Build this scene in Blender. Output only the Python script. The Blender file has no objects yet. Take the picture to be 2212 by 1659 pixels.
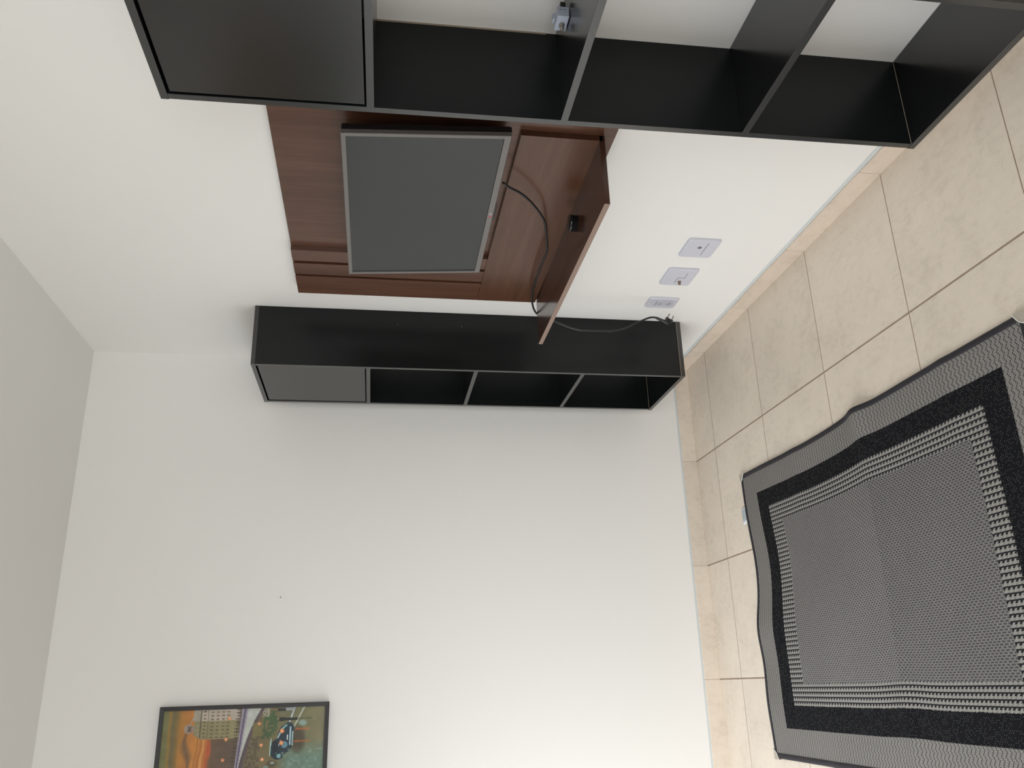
import bpy, bmesh, math, random
import numpy as np
from mathutils import Vector, Matrix

random.seed(4)
sc = bpy.context.scene
COL = sc.collection

# ------------------------------------------------------------------ camera
cam_d = bpy.data.cameras.new('camera')
cam_d.sensor_fit = 'HORIZONTAL'
cam_d.sensor_width = 36.0
cam_d.lens = 29.505
cam_d.clip_start = 0.05
cam = bpy.data.objects.new('camera', cam_d)
COL.objects.link(cam)
Rw2c = Matrix(((-0.0296, -0.1563, -0.9873), (0.9405, -0.3388, 0.0255), (-0.3385, -0.9278, 0.1570)))
q = Rw2c.transposed().to_quaternion()
q.normalize()
cam.rotation_mode = 'QUATERNION'
cam.rotation_quaternion = q
cam.location = (-1.3392, -3.4107, 1.3856)
sc.camera = cam

# ------------------------------------------------------------------ world, daylight, exposure
XL, YF, H = -2.90, -4.60, 2.539           # side wall with the glass door, wall behind the camera, ceiling
world = bpy.data.worlds.new('world')
sc.world = world
world.use_nodes = True
wb = world.node_tree.nodes['Background']
wb.inputs['Color'].default_value = (0.80, 0.90, 1.0, 1)
wb.inputs['Strength'].default_value = 0.6


def area(name, loc, rot, sx, sy, power, color, spread=180):
    l = bpy.data.lights.new(name, 'AREA')
    l.shape = 'RECTANGLE'; l.size = sx; l.size_y = sy
    l.energy = power; l.color = color; l.spread = math.radians(spread)
    o = bpy.data.objects.new(name, l); COL.objects.link(o)
    o.location = loc; o.rotation_euler = rot
    return o


# daylight in the glass door of the side wall and added fill behind the camera
def aim(o, d):
    o.rotation_mode = 'QUATERNION'
    o.rotation_quaternion = Vector(d).to_track_quat('-Z', 'Z')


# skylight falls in steeply through the glass door; two added fill lights behind the camera lift the rest
aim(area('daylight_door', (XL + 0.12, -0.95, 0.90), (0, 0, 0), 1.3, 1.6, 20, (0.955, 0.99, 1.0), 150), (0.80, 0.05, -0.60))
aim(area('fill_behind_camera', (-2.20, YF + 0.05, 1.45), (0, 0, 0), 1.1, 1.2, 8, (0.96, 1.0, 1.0), 150), (0.1, 0.95, -0.28))
aim(area('fill_behind_camera_side', (-1.20, YF + 0.05, 1.50), (0, 0, 0), 1.3, 1.1, 23, (0.96, 1.0, 1.0), 180), (0, 1, -0.02))

sc.view_settings.view_transform = 'Standard'
sc.view_settings.look = 'None'
sc.view_settings.gamma = 1
sc.view_settings.use_curve_mapping = False
sc.view_settings.exposure = 0.13
sc.cycles.max_bounces = 12
sc.cycles.diffuse_bounces = 8


# ------------------------------------------------------------------ helpers
def new_mat(name, color=(0.5, 0.5, 0.5), rough=0.5, metal=0.0, spec=0.5):
    m = bpy.data.materials.new(name)
    m.use_nodes = True
    b = m.node_tree.nodes['Principled BSDF']
    b.inputs['Base Color'].default_value = (*color, 1)
    b.inputs['Roughness'].default_value = rough
    b.inputs['Metallic'].default_value = metal
    b.inputs['Specular IOR Level'].default_value = spec
    return m


def nodes(m):
    nt = m.node_tree
    return nt, nt.nodes['Principled BSDF'], (lambda t, **k: _nn(nt, t, k))


def _nn(nt, t, k):
    n = nt.nodes.new(t)
    for a, v in k.items():
        if a.startswith('i_'):
            n.inputs[a[2:].replace('_', ' ')].default_value = v
        else:
            setattr(n, a, v)
    return n


def math_node(nt, op, a, b=None, clamp=False):
    n = nt.nodes.new('ShaderNodeMath'); n.operation = op; n.use_clamp = clamp
    for i, v in enumerate((a, b)):
        if v is None:
            continue
        if isinstance(v, (int, float)):
            n.inputs[i].default_value = v
        else:
            nt.links.new(v, n.inputs[i])
    return n.outputs[0]


def mix_color(nt, fac, a, b):
    n = nt.nodes.new('ShaderNodeMix'); n.data_type = 'RGBA'
    if isinstance(fac, (int, float)):
        n.inputs[0].default_value = fac
    else:
        nt.links.new(fac, n.inputs[0])
    for i, v in ((6, a), (7, b)):
        if isinstance(v, tuple):
            n.inputs[i].default_value = (*v, 1)
        else:
            nt.links.new(v, n.inputs[i])
    return n.outputs[2]


def ramp(nt, fac, stops):
    n = nt.nodes.new('ShaderNodeValToRGB')
    nt.links.new(fac, n.inputs[0])
    e = n.color_ramp.elements
    while len(e) < len(stops):
        e.new(0.5)
    for el, (p, c) in zip(e, stops):
        el.position = p; el.color = (*c, 1)
    return n.outputs[0]


def bump(nt, b, height, strength, dist=0.001):
    n = nt.nodes.new('ShaderNodeBump')
    n.inputs['Strength'].default_value = strength
    n.inputs['Distance'].default_value = dist
    nt.links.new(height, n.inputs['Height'])
    nt.links.new(n.outputs[0], b.inputs['Normal'])


def world_pos(nt):
    return nt.nodes.new('ShaderNodeNewGeometry').outputs['Position']


def scaled(nt, vec, s, loc=(0, 0, 0)):
    n = nt.nodes.new('ShaderNodeMapping')
    n.inputs['Scale'].default_value = s
    n.inputs['Location'].default_value = loc
    nt.links.new(vec, n.inputs[0])
    return n.outputs[0]


def noise(nt, vec, scale, detail=4, rough=0.55, dist=0.0):
    n = nt.nodes.new('ShaderNodeTexNoise')
    n.inputs['Scale'].default_value = scale
    n.inputs['Detail'].default_value = detail
    n.inputs['Roughness'].default_value = rough
    n.inputs['Distortion'].default_value = dist
    nt.links.new(vec, n.inputs['Vector'])
    return n.outputs[0]


def add_box(bm, x0, x1, y0, y1, z0, z1, bev=0.0):
    xs, ys, zs = sorted((x0, x1)), sorted((y0, y1)), sorted((z0, z1))
    v = [bm.verts.new((x, y, z)) for x in xs for y in ys for z in zs]
    fs = [(0, 1, 3, 2), (4, 6, 7, 5), (0, 4, 5, 1), (2, 3, 7, 6), (0, 2, 6, 4), (1, 5, 7, 3)]
    faces = [bm.faces.new([v[i] for i in f]) for f in fs]
    if bev > 0:
        ed = list({e for f in faces for e in f.edges})
        bmesh.ops.bevel(bm, geom=ed, offset=bev, segments=2, affect='EDGES', profile=0.6)


def add_hexa(bm, c, bev=0.0):
    """8 corners: bottom ring of four, then top ring of four in the same order"""
    v = [bm.verts.new(p) for p in c]
    faces = [bm.faces.new([v[i] for i in f]) for f in
             ((3, 2, 1, 0), (4, 5, 6, 7), (0, 1, 5, 4), (1, 2, 6, 5), (2, 3, 7, 6), (3, 0, 4, 7))]
    bmesh.ops.recalc_face_normals(bm, faces=faces)
    if bev > 0:
        ed = list({e for f in faces for e in f.edges})
        bmesh.ops.bevel(bm, geom=ed, offset=bev, segments=2, affect='EDGES', profile=0.6)


def add_tube(bm, pts, r, n=10, caps=True):
    pts = [Vector(p) for p in pts]
    rs = r if isinstance(r, (list, tuple)) else [r] * len(pts)
    rings = []
    up = Vector((0.31, 0.42, 0.85))
    for i, p in enumerate(pts):
        t = (pts[min(i + 1, len(pts) - 1)] - pts[max(i - 1, 0)]).normalized()
        a = t.cross(up)
        if a.length < 1e-4:
            a = t.cross(Vector((1, 0, 0)))
        a.normalize(); b = t.cross(a).normalized(); up = b.cross(t) if False else up
        rings.append([bm.verts.new(p + (a * math.cos(2 * math.pi * k / n) + b * math.sin(2 * math.pi * k / n)) * rs[i]) for k in range(n)])
    for i in range(len(rings) - 1):
        for k in range(n):
            f = bm.faces.new((rings[i][k], rings[i][(k + 1) % n], rings[i + 1][(k + 1) % n], rings[i + 1][k]))
            f.smooth = True
    if caps:
        bm.faces.new(rings[0][::-1]); bm.faces.new(rings[-1])


def add_lathe(bm, prof, origin, axis='z', n=32):
    """prof: list of (radius, height)"""
    O = Vector(origin)
    ax = {'z': (Vector((1, 0, 0)), Vector((0, 1, 0)), Vector((0, 0, 1))),
          'x': (Vector((0, 1, 0)), Vector((0, 0, 1)), Vector((1, 0, 0))),
          'y': (Vector((1, 0, 0)), Vector((0, 0, 1)), Vector((0, 1, 0)))}[axis]
    rings = []
    for (r, h) in prof:
        rings.append([bm.verts.new(O + ax[2] * h + (ax[0] * math.cos(2 * math.pi * k / n) + ax[1] * math.sin(2 * math.pi * k / n)) * r) for k in range(n)])
    for i in range(len(rings) - 1):
        for k in range(n):
            bm.faces.new((rings[i][k], rings[i][(k + 1) % n], rings[i + 1][(k + 1) % n], rings[i + 1][k]))
    bm.faces.new(rings[0][::-1]); bm.faces.new(rings[-1])
    bmesh.ops.recalc_face_normals(bm, faces=bm.faces[:])


ORIG = {}


def obj(name, bm, mat, parent=None, smooth=False):
    """link a bmesh given in world coordinates as one mesh object; children are shifted into their thing's frame"""
    me = bpy.data.meshes.new(name)
    if isinstance(bm, bmesh.types.BMesh):
        bmesh.ops.recalc_face_normals(bm, faces=bm.faces[:])
        org = ORIG.get(parent.name, Vector((0, 0, 0))) if parent else Vector((0, 0, 0))
        if not parent and name not in SETTING:
            xs = [v.co for v in bm.verts]
            org = Vector(((min(v.x for v in xs) + max(v.x for v in xs)) / 2, (min(v.y for v in xs) + max(v.y for v in xs)) / 2, min(v.z for v in xs)))
        for v in bm.verts:
            v.co -= org
        bm.to_mesh(me); bm.free()
    else:
        me = bm; org = Vector((0, 0, 0))
    mats = mat if isinstance(mat, (list, tuple)) else [mat]
    for m in mats:
        me.materials.append(m)
    o = bpy.data.objects.new(name, me)
    COL.objects.link(o)
    if smooth:
        for p in me.polygons:
            p.use_smooth = True
    if parent:
        o.parent = parent
        ORIG[o.name] = ORIG.get(parent.name, Vector((0, 0, 0)))
    else:
        o.location = org
        ORIG[o.name] = org.copy()
    return o


SETTING = {'floor', 'ceiling'}


def struct(name, bm, mat, parent=None):
    SETTING.add(name)
    o = obj(name, bm, mat, parent)
    if not parent:
        o['kind'] = 'structure'
    return o


def thing(name, label, cat, loc, group=None):
    o = bpy.data.objects.new(name, None)
    COL.objects.link(o)
    o.location = loc; o.empty_display_size = 0.1
    ORIG[o.name] = Vector(loc)
    o['label'] = label; o['category'] = cat
    if group:
        o['group'] = group
    return o


def tag(o, label, cat, group=None):
    o['label'] = label; o['category'] = cat
    if group:
        o['group'] = group
    return o


def box(name, dims, mat, parent, bev=0.0006):
    bm = bmesh.new(); add_box(bm, *dims, bev)
    return obj(name, bm, mat, parent)


# ------------------------------------------------------------------ materials
def m_wall(name, col):
    m = new_mat(name, col, 0.75, 0, 0.25)
    nt, b, N = nodes(m)
    p = world_pos(nt)
    h = noise(nt, p, 160, 3)
    bump(nt, b, h, 0.12, 0.0006)
    return m


WALL = m_wall('painted_wall', (0.835, 0.818, 0.797))
CEIL = m_wall('painted_ceiling', (0.76, 0.755, 0.735))
GREYPAINT = new_mat('grey_white_paint_band', (0.62, 0.655, 0.67), 0.5)
WHITE_PVC = new_mat('white_window_frame', (0.8, 0.8, 0.8), 0.35)

X0, Y0, T = 0.4379, 0.2217, 0.45       # tile grid: first joint from each wall and tile size


def m_tile(name, base1, base2, skirting=None):
    m = new_mat(name, base1, 0.42, 0, 0.45)
    nt, b, N = nodes(m)
    p = world_pos(nt)
    sep = nt.nodes.new('ShaderNodeSeparateXYZ'); nt.links.new(p, sep.inputs[0])
    sx, sy, sz = sep.outputs

    def dist_line(s, off):
        a = math_node(nt, 'ADD', s, off + T * 40)
        mo = math_node(nt, 'MODULO', a, T)
        mo2 = math_node(nt, 'SUBTRACT', mo, T / 2)
        return math_node(nt, 'SUBTRACT', T / 2, math_node(nt, 'ABSOLUTE', mo2)), a
    dx, ax = dist_line(sx, X0)
    dy, ay = dist_line(sy, Y0)
    jit = noise(nt, p, 35, 2)
    jx = math_node(nt, 'MULTIPLY', math_node(nt, 'SUBTRACT', jit, 0.5), 0.0012)
    # per tile tone
    fx = math_node(nt, 'FLOOR', math_node(nt, 'DIVIDE', ax, T))
    fy = math_node(nt, 'FLOOR', math_node(nt, 'DIVIDE', ay, T))
    cb = nt.nodes.new('ShaderNodeCombineXYZ'); nt.links.new(fx, cb.inputs[0]); nt.links.new(fy, cb.inputs[1])
    wn = nt.nodes.new('ShaderNodeTexWhiteNoise'); wn.noise_dimensions = '3D'; nt.links.new(cb.outputs[0], wn.inputs['Vector'])
    n1 = noise(nt, p, 7, 6, 0.6, 0.3)
    n2 = noise(nt, scaled(nt, p, (1.6, 0.9, 1)), 34, 5, 0.65)
    n3 = noise(nt, p, 140, 3, 0.6)
    mixn = math_node(nt, 'ADD', math_node(nt, 'MULTIPLY', n1, 0.45), math_node(nt, 'ADD', math_node(nt, 'MULTIPLY', n2, 0.40), math_node(nt, 'MULTIPLY', n3, 0.15)))
    col = ramp(nt, mixn, [(0.34, tuple(c * 0.93 for c in base2)), (0.50, base1), (0.66, tuple(min(1, c * 1.07) for c in base1))])
    tone = math_node(nt, 'ADD', math_node(nt, 'MULTIPLY', wn.outputs[0], 0.06), 0.97)
    vm = nt.nodes.new('ShaderNodeVectorMath'); vm.operation = 'SCALE'
    nt.links.new(col, vm.inputs[0]); nt.links.new(tone, vm.inputs['Scale'])
    col = vm.outputs[0]
    # sparse pale specks
    vo = nt.nodes.new('ShaderNodeTexVoronoi'); vo.inputs['Scale'].default_value = 22
    nt.links.new(p, vo.inputs['Vector'])
    sp = math_node(nt, 'LESS_THAN', vo.outputs['Distance'], 0.045)
    col = mix_color(nt, math_node(nt, 'MULTIPLY', sp, 0.35), col, (0.86, 0.78, 0.66))
    if skirting is None:
        mx = math_node(nt, 'LESS_THAN', math_node(nt, 'ADD', dx, jx), 0.0028)
        my = math_node(nt, 'LESS_THAN', math_node(nt, 'ADD', dy, jx), 0.0017)
        mask = math_node(nt, 'MAXIMUM', mx, my)
        gr = mix_color(nt, noise(nt, p, 9, 3), (0.27, 0.19, 0.145), (0.36, 0.28, 0.22))
    else:
        d = dy if skirting == 'y' else dx
        mask = math_node(nt, 'LESS_THAN', math_node(nt, 'ADD', d, jx), 0.0016)
        gr = mix_color(nt, 0.5, (0.46, 0.36, 0.28), (0.62, 0.54, 0.47))
    col = mix_color(nt, mask, col, gr)
    nt.links.new(col, b.inputs['Base Color'])
    r = math_node(nt, 'ADD', math_node(nt, 'MULTIPLY', mask, 0.4), 0.42)
    nt.links.new(r, b.inputs['Roughness'])
    hh = math_node(nt, 'ADD', math_node(nt, 'MULTIPLY', math_node(nt, 'SUBTRACT', 1.0, mask), 1.0), math_node(nt, 'MULTIPLY', n2, 0.15))
    bump(nt, b, hh, 0.5, 0.0012)
    return m


FLOOR = m_tile('beige_ceramic_tile', (0.730, 0.645, 0.550), (0.665, 0.580, 0.485))
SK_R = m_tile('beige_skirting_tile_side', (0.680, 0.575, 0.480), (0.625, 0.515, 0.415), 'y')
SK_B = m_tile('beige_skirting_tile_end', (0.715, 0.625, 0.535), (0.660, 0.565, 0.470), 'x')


def m_wood(name, dark, mid, light, axis, rough=0.36, spec=0.5, fine=1.0):
    m = new_mat(name, mid, rough, 0, spec)
    nt, b, N = nodes(m)
    p = world_pos(nt)
    s = {'z': (34, 34, 1.6), 'y': (34, 1.6, 34), 'x': (1.6, 34, 34)}[axis]
    s2 = {'z': (6, 6, 0.8), 'y': (6, 0.8, 6), 'x': (0.8, 6, 6)}[axis]
    s3 = {'z': (260, 260, 14), 'y': (260, 14, 260), 'x': (14, 260, 260)}[axis]
    n1 = noise(nt, scaled(nt, p, s), 1.0, 5, 0.6, 0.4)
    n2 = noise(nt, scaled(nt, p, s2), 1.6, 4, 0.5, 1.0)
    n3 = noise(nt, scaled(nt, p, s3), 1.0, 3, 0.6)
    f = math_node(nt, 'ADD', math_node(nt, 'MULTIPLY', n1, 0.42), math_node(nt, 'ADD', math_node(nt, 'MULTIPLY', n2, 0.38), math_node(nt, 'MULTIPLY', n3, 0.20 * fine)))
    col = ramp(nt, f, [(0.36, dark), (0.50, mid), (0.64, light)])
    nt.links.new(col, b.inputs['Base Color'])
    bump(nt, b, n3, 0.10, 0.0004)
    return m


BROWN_V = m_wood('brown_wood_upright_grain', (0.070, 0.029, 0.016), (0.094, 0.040, 0.023), (0.124, 0.055, 0.032), 'z', 0.24, 0.50)
BROWN_H = m_wood('brown_wood_lengthwise_grain', (0.072, 0.030, 0.016), (0.094, 0.040, 0.022), (0.118, 0.053, 0.030), 'y', 0.24, 0.50)
BROWN_SHELF = m_wood('brown_wood_shelf_top', (0.052, 0.023, 0.015), (0.066, 0.029, 0.019), (0.080, 0.036, 0.024), 'y', 0.17, 0.55)
EDGE_BROWN = m_wood('brown_edge_band', (0.225, 0.145, 0.112), (0.25, 0.16, 0.125), (0.275, 0.18, 0.14), 'y', 0.35)
BLACK_V = m_wood('black_melamine_sides', (0.0026, 0.0036, 0.0038), (0.0038, 0.0048, 0.0050), (0.0054, 0.0064, 0.0066), 'z', 0.29, 0.34)
BLACK_H = m_wood('black_melamine_boards', (0.0046, 0.0050, 0.0054), (0.0060, 0.0062, 0.0068), (0.0076, 0.0080, 0.0084), 'y', 0.20, 1.0)
BLACK_DOOR = m_wood('black_melamine_door', (0.0050, 0.0048, 0.0046), (0.0070, 0.0064, 0.0060), (0.0088, 0.0080, 0.0076), 'z', 0.24, 0.75)
BLACK_EDGE = new_mat('black_edge_band', (0.016, 0.017, 0.018), 0.27, 0, 0.95)
RAW = new_mat('raw_board_seam', (0.30, 0.24, 0.18), 0.7)

# ------------------------------------------------------------------ room shell
WT = 0.12
bm = bmesh.new(); add_box(bm, XL - WT, WT, YF - WT, WT, -0.1, 0.0); struct('floor', bm, FLOOR)
bm = bmesh.new(); add_box(bm, XL - WT, WT, YF - WT, WT, H, H + 0.1); struct('ceiling', bm, CEIL)
bm = bmesh.new(); add_box(bm, 0, WT, YF - WT, WT, 0, H); struct('wall_right', bm, WALL)
bm = bmesh.new(); add_box(bm, XL - WT, 0, 0, WT, 0, H); struct('wall_back', bm, WALL)
# side wall with the door opening
DY0, DY1, DZ = -1.70, -0.20, 2.12
bm = bmesh.new()
add_box(bm, XL - WT, XL, YF - WT, DY0, 0, H)
add_box(bm, XL - WT, XL, DY1, 0, 0, H)
add_box(bm, XL - WT, XL, DY0, DY1, DZ, H)
struct('wall_left', bm, WALL)
# wall behind the camera with an unseen window opening made for the fill lights
WX0, WX1, WZ0, WZ1 = -2.8, -0.5, 0.80, 2.15
bm = bmesh.new()
add_box(bm, XL, WX0, YF - WT, YF, 0, H)
add_box(bm, WX1, 0, YF - WT, YF, 0, H)
add_box(bm, WX0, WX1, YF - WT, YF, 0, WZ0)
add_box(bm, WX0, WX1, YF - WT, YF, WZ1, H)
struct('wall_front', bm, WALL)
bm = bmesh.new()
for (a, c) in ((DY0, DY0 + 0.05), (DY1 - 0.05, DY1)):
    add_box(bm, XL - 0.10, XL - 0.05, a, c, 0, DZ, 0.002)
add_box(bm, XL - 0.10, XL - 0.05, DY0, DY1, DZ - 0.05, DZ, 0.002)
struct('door_1', bm, WHITE_PVC)
bm = bmesh.new()
for (a, c) in ((WX0, WX0 + 0.05), (WX1 - 0.05, WX1)):
    add_box(bm, a, c, YF - 0.10, YF - 0.05, WZ0, WZ1, 0.002)
for (a, c) in ((WZ0, WZ0 + 0.05), (WZ1 - 0.05, WZ1)):
    add_box(bm, WX0, WX1, YF - 0.10, YF - 0.05, a, c, 0.002)
struct('window_1', bm, WHITE_PVC)  # frame of the unseen window added around the fill lights

# tiled skirting with slightly ragged tops, and the band of grey paint above it
HB, TB = 0.0629, 0.008


def skirting(axis, length, mat):
    bm = bmesh.new()
    n = int(length / 0.02)
    rows = []
    rnd = random.Random(7 if axis == 'y' else 9)
    off = 0
    for i in range(n + 1):
        s = -length * i / n
        off = 0.6 * off + rnd.uniform(-0.0009, 0.0009)
        top = HB + off
        sec = [(0.0, top), (-TB + 0.002, top), (-TB, top - 0.002), (-TB, 0.0)]
        if axis == 'y':
            rows.append([bm.verts.new((a, s, z)) for a, z in sec])
        else:
            rows.append([bm.verts.new((s, a, z)) for a, z in sec])
    for i in range(n):
        for k in range(3):
            bm.faces.new((rows[i][k], rows[i + 1][k], rows[i + 1][k + 1], rows[i][k + 1]))
    return bm


struct('baseboard_right', skirting('y', 4.6, SK_R), SK_R)
struct('baseboard_back', skirting('x', 3.3, SK_B), SK_B)
bm = bmesh.new(); add_box(bm, -0.0018, 0, -4.6, 0, HB - 0.004, HB + 0.011, 0); struct('trim_1', bm, GREYPAINT)
bm = bmesh.new(); add_box(bm, -3.3, 0, -0.0018, 0, HB - 0.004, HB + 0.007, 0); struct('trim_2', bm, GREYPAINT)

# ------------------------------------------------------------------ the two black wall shelves
PT = 0.015


def wall_shelf(label, yn, yf, depth, z0, z1, tops, tilt=0.0, door_gap=0.0048):
    """yn: side nearer the camera, yf: side nearer the room corner"""
    root = thing('wall_shelf', label, 'shelf', (0, (yn + yf) / 2, z0), 'black compartment shelves on the television wall')
    x0, x1 = -depth, -0.0006
    e = 0.0008

    def banded(name, dims, mat):
        xa, xb, ya, yb_, za, zb = dims
        p = box(name, (xa + 0.0008, xb, ya, yb_, za, zb), mat, root, 0.0003)
        box('edge_band', (xa, xa + 0.0008, ya, yb_, za, zb), BLACK_EDGE, p, 0.0002)
    banded('top_board', (x0 - e, x1, yn - e, yf + e, z1 - PT, z1), BLACK_H)
    banded('bottom_board', (x0 - e, x1, yn - e, yf + e, z0, z0 + PT), BLACK_H)
    for a, c in ((yn, yn + PT), (yf - PT, yf)):
        banded('side_panel', (x0, x1, a, c, z0 + PT, z1 - PT), BLACK_V)
    for t in tops:
        banded('shelf_board', (x0, x1, yn + PT, yf - PT, t - PT, t), BLACK_H)
    # door of the top compartment, set a little into its frame
    box('door', (x0 + 0.0022, x0 + 0.0172, yn + PT + door_gap, yf - PT - door_gap, tops[0] + 0.0042, z1 - PT - 0.0058), BLACK_DOOR, root, 0.0008)
    # pale raw edges where the lowest joint and the rear edge have opened a little
    for dm in ((x0 + 0.001, x1, yf - PT - 0.0008, yf - PT, z0 + PT, z0 + PT + 0.0009),
               (x0 + 0.001, x1, yn - 0.0006, yn, z0 + PT + 0.0002, z0 + PT + 0.0018),
               (-0.004, x1, yf - PT - 0.0014, yf - PT, tops[0] - 0.38, tops[0] - PT)):
        o = box('edge_seam', dm, RAW, root, 0)
        o['label'] = 'pale raw board edge'
    for zz in (1.32, 1.08, 0.50):
        bm = bmesh.new()
        add_lathe(bm, [(0.0028, 0), (0.0028, 0.0006), (0.0016, 0.0008)], (-0.055, yn - 0.0001, zz), 'y', 12)
        for v in bm.verts:
            v.co.y = 2 * (yn) - v.co.y
        obj('screw_cap', bm, BLACK_EDGE, root)
    root.rotation_euler = (-tilt, 0, 0)
    return root


wall_shelf('black wall shelf in the room corner behind the television panel, showing its long side',
           -0.509, -0.0858, 0.2296, 0.2126, 1.8387, (1.432, 1.034, 0.6245))
near = wall_shelf('large black wall shelf nearest the camera, holding a small white adapter box',
                  -2.3890, -1.9664, 0.2264, 0.2111, 1.8273, (1.4264, 1.0249, 0.6249), 0.0134)
near.location.y += 0.0134 * (0.2111 - 1.0)

# ------------------------------------------------------------------ brown television panel with its shelf
YN, YFAR = -1.95, -0.7135
BX, RX = 0.018, 0.034
panel = thing('wall_panel', 'brown wooden wall panel with grooved slats and a projecting shelf, behind the television',
              'tv panel', (0, -1.33, 0.8))
box('backing_board', (-BX, -0.0006, YN, -0.699, 0.80, 1.668), BROWN_V, panel)
for a, c in ((-1.0075, -0.9365), (-0.9195, -0.8445), (-0.8290, YFAR + 0.012)):
    box('slat', (-RX, -BX - 0.0001, a, c, 1.0472, 1.668), BROWN_V, panel, 0.0004)
box('lower_board', (-RX - 0.0003, -BX - 0.0001, -1.664, YFAR + 0.012, 0.8335, 1.0465), BROWN_H, panel, 0.0005)
# shelf: a thick board that dips a little towards the room corner
bm = bmesh.new()
th = 0.0145
cs = [(-0.2189, -1.664, 0.8425), (-0.0345, -1.664, 0.8432), (-0.0345, -0.712, 0.8305), (-0.2002, -0.712, 0.8290)]
back = [(-0.2189, -1.664, 0.8425), (-0.0182, -1.664, 0.8432), (-0.0182, -0.7125, 0.8305), (-0.2002, -0.7125, 0.8290)]
add_hexa(bm, [(x, y, z - th) for x, y, z in back] + back, 0.0004)
sh = obj('shelf', bm, BROWN_SHELF, panel)
bm = bmesh.new()
f0, f1 = Vector((-0.2189, -1.664, 0.8425)), Vector((-0.2002, -0.7125, 0.8290))
add_hexa(bm, [f0 + Vector((-0.0009, -0.0006, -th)), f0 + Vector((0, -0.0006, -th)), f1 + Vector((0, 0.0006, -th)), f1 + Vector((-0.0009, 0.0006, -th)),
              f0 + Vector((-0.0009, -0.0006, 0)), f0 + Vector((0, -0.0006, 0)), f1 + Vector((0, 0.0006, 0)), f1 + Vector((-0.0009, 0.0006, 0))])
eb = obj('edge_band', bm, EDGE_BROWN, sh)
eb['label'] = 'lighter brown front edge of the shelf'

# ------------------------------------------------------------------ television
BEZEL = new_mat('dark_grey_bezel', (0.165, 0.152, 0.144), 0.36, 0.1)
SCREEN = new_mat('grey_screen', (0.014, 0.019, 0.020), 0.26, 0, 0.62)
TVBLACK = new_mat('black_plastic', (0.010, 0.010, 0.011), 0.38)
SHINE = new_mat('glossy_grey_edge', (0.16, 0.15, 0.15), 0.25, 0.4)
tn, tf = Vector((-0.112, -1.7235, 1.4878)), Vector((-0.122, -1.0355, 1.4848))
bn, bf = Vector((-0.082, -1.7245, 1.0812)), Vector((-0.100, -1.0335, 1.0768))
uy = ((tf - tn) + (bf - bn)) / 2; uz = ((tn - bn) + (tf - bf)) / 2
W_, H_ = uy.length, uz.length
uy.normalize(); uz.normalize()
un_ = uz.cross(uy).normalized()           # pointing into the room or to the wall
if un_.x > 0:
    un_ = -un_
c0 = (tn + tf + bn + bf) / 4
TVM = Matrix((uy, uz, un_)).transposed()   # local a (across), b (up), c (out of the screen)


def tvp(a, b, c):
    return c0 + uy * a + uz * b + un_ * c


def tv_box(bm, a0, a1, b0, b1, c0_, c1_, bev=0.0):
    cs_ = [tvp(a0, b0, c0_), tvp(a1, b0, c0_), tvp(a1, b1, c0_), tvp(a0, b1, c0_), tvp(a0, b0, c1_), tvp(a1, b0, c1_), tvp(a1, b1, c1_), tvp(a0, b1, c1_)]
    add_hexa(bm, cs_, bev)


tv = thing('television', 'grey flat television tilted forward on the brown wall panel', 'television', tuple(tvp(0, -H_ / 2, 0)))
bz, bzb, thk = 0.0105, 0.0165, 0.010
bm = bmesh.new()
ha, hb = W_ / 2, H_ / 2
# frame ring: outer, inner front, inner recess
ring = [[tvp(s * (ha - i[0]), t, i[1]) for s, t in ((-1, -hb + i[2]), (1, -hb + i[2]), (1, hb - i[3]), (-1, hb - i[3]))]
        for i in ((0, -thk, 0, 0), (0, -0.0012, 0, 0), (0.0012, 0, 0.0012, 0.0012), (bz, 0, bzb, bz), (bz, -0.0035, bzb, bz))]
vr = [[bm.verts.new(p) for p in r] for r in ring]
for i in range(4):
    for k in range(4):
        bm.faces.new((vr[i][k], vr[i][(k + 1) % 4], vr[i + 1][(k + 1) % 4], vr[i + 1][k]))
bm.faces.new(vr[0][::-1])
obj('bezel', bm, BEZEL, tv)
bm = bmesh.new(); tv_box(bm, -ha + bz, ha - bz, -hb + bzb, hb - bz, -0.008, -0.0032)
obj('screen', bm, SCREEN, tv)
bm = bmesh.new(); tv_box(bm, -ha - 0.0008, ha + 0.0008, -hb - 0.0008, hb + 0.0008, -thk - 0.0022, -thk, 0.0004)
t_ = obj('side_trim', bm, SHINE, tv)
t_['label'] = 'thin glossy grey line round the television edge'
bm = bmesh.new(); tv_box(bm, -ha + 0.001, ha - 0.001, -hb - 0.0035, hb - 0.001, -thk - 0.022, -thk - 0.0022, 0.006)
tv_box(bm, -0.16, 0.16, -0.13, 0.12, -thk - 0.030, -thk - 0.021, 0.003)
obj('back_cover', bm, TVBLACK, tv)
bm = bmesh.new()          # small sloping sensor lip under the middle of the frame
a_, b_ = -0.030, 0.052
vs = [tvp(-0.045, -hb, -0.001), tvp(-0.022, -hb - 0.008, -0.006), tvp(0.022, -hb - 0.008, -0.006), tvp(0.045, -hb, -0.001),
      tvp(-0.045, -hb, -0.022), tvp(-0.022, -hb - 0.008, -0.022), tvp(0.022, -hb - 0.008, -0.022), tvp(0.045, -hb, -0.022)]
v = [bm.verts.new(p) for p in vs]
for f in ((0, 1, 2, 3), (7, 6, 5, 4), (0, 4, 5, 1), (1, 5, 6, 2), (2, 6, 7, 3), (3, 7, 4, 0)):
    bm.faces.new([v[i] for i in f])
obj('sensor_lip', bm, SHINE, tv)
bm = bmesh.new()
mz = c0.z
add_box(bm, -BX - 0.006, -BX - 0.0002, c0.y - 0.10, c0.y + 0.10, mz - 0.07, mz + 0.07, 0.001)
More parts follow.
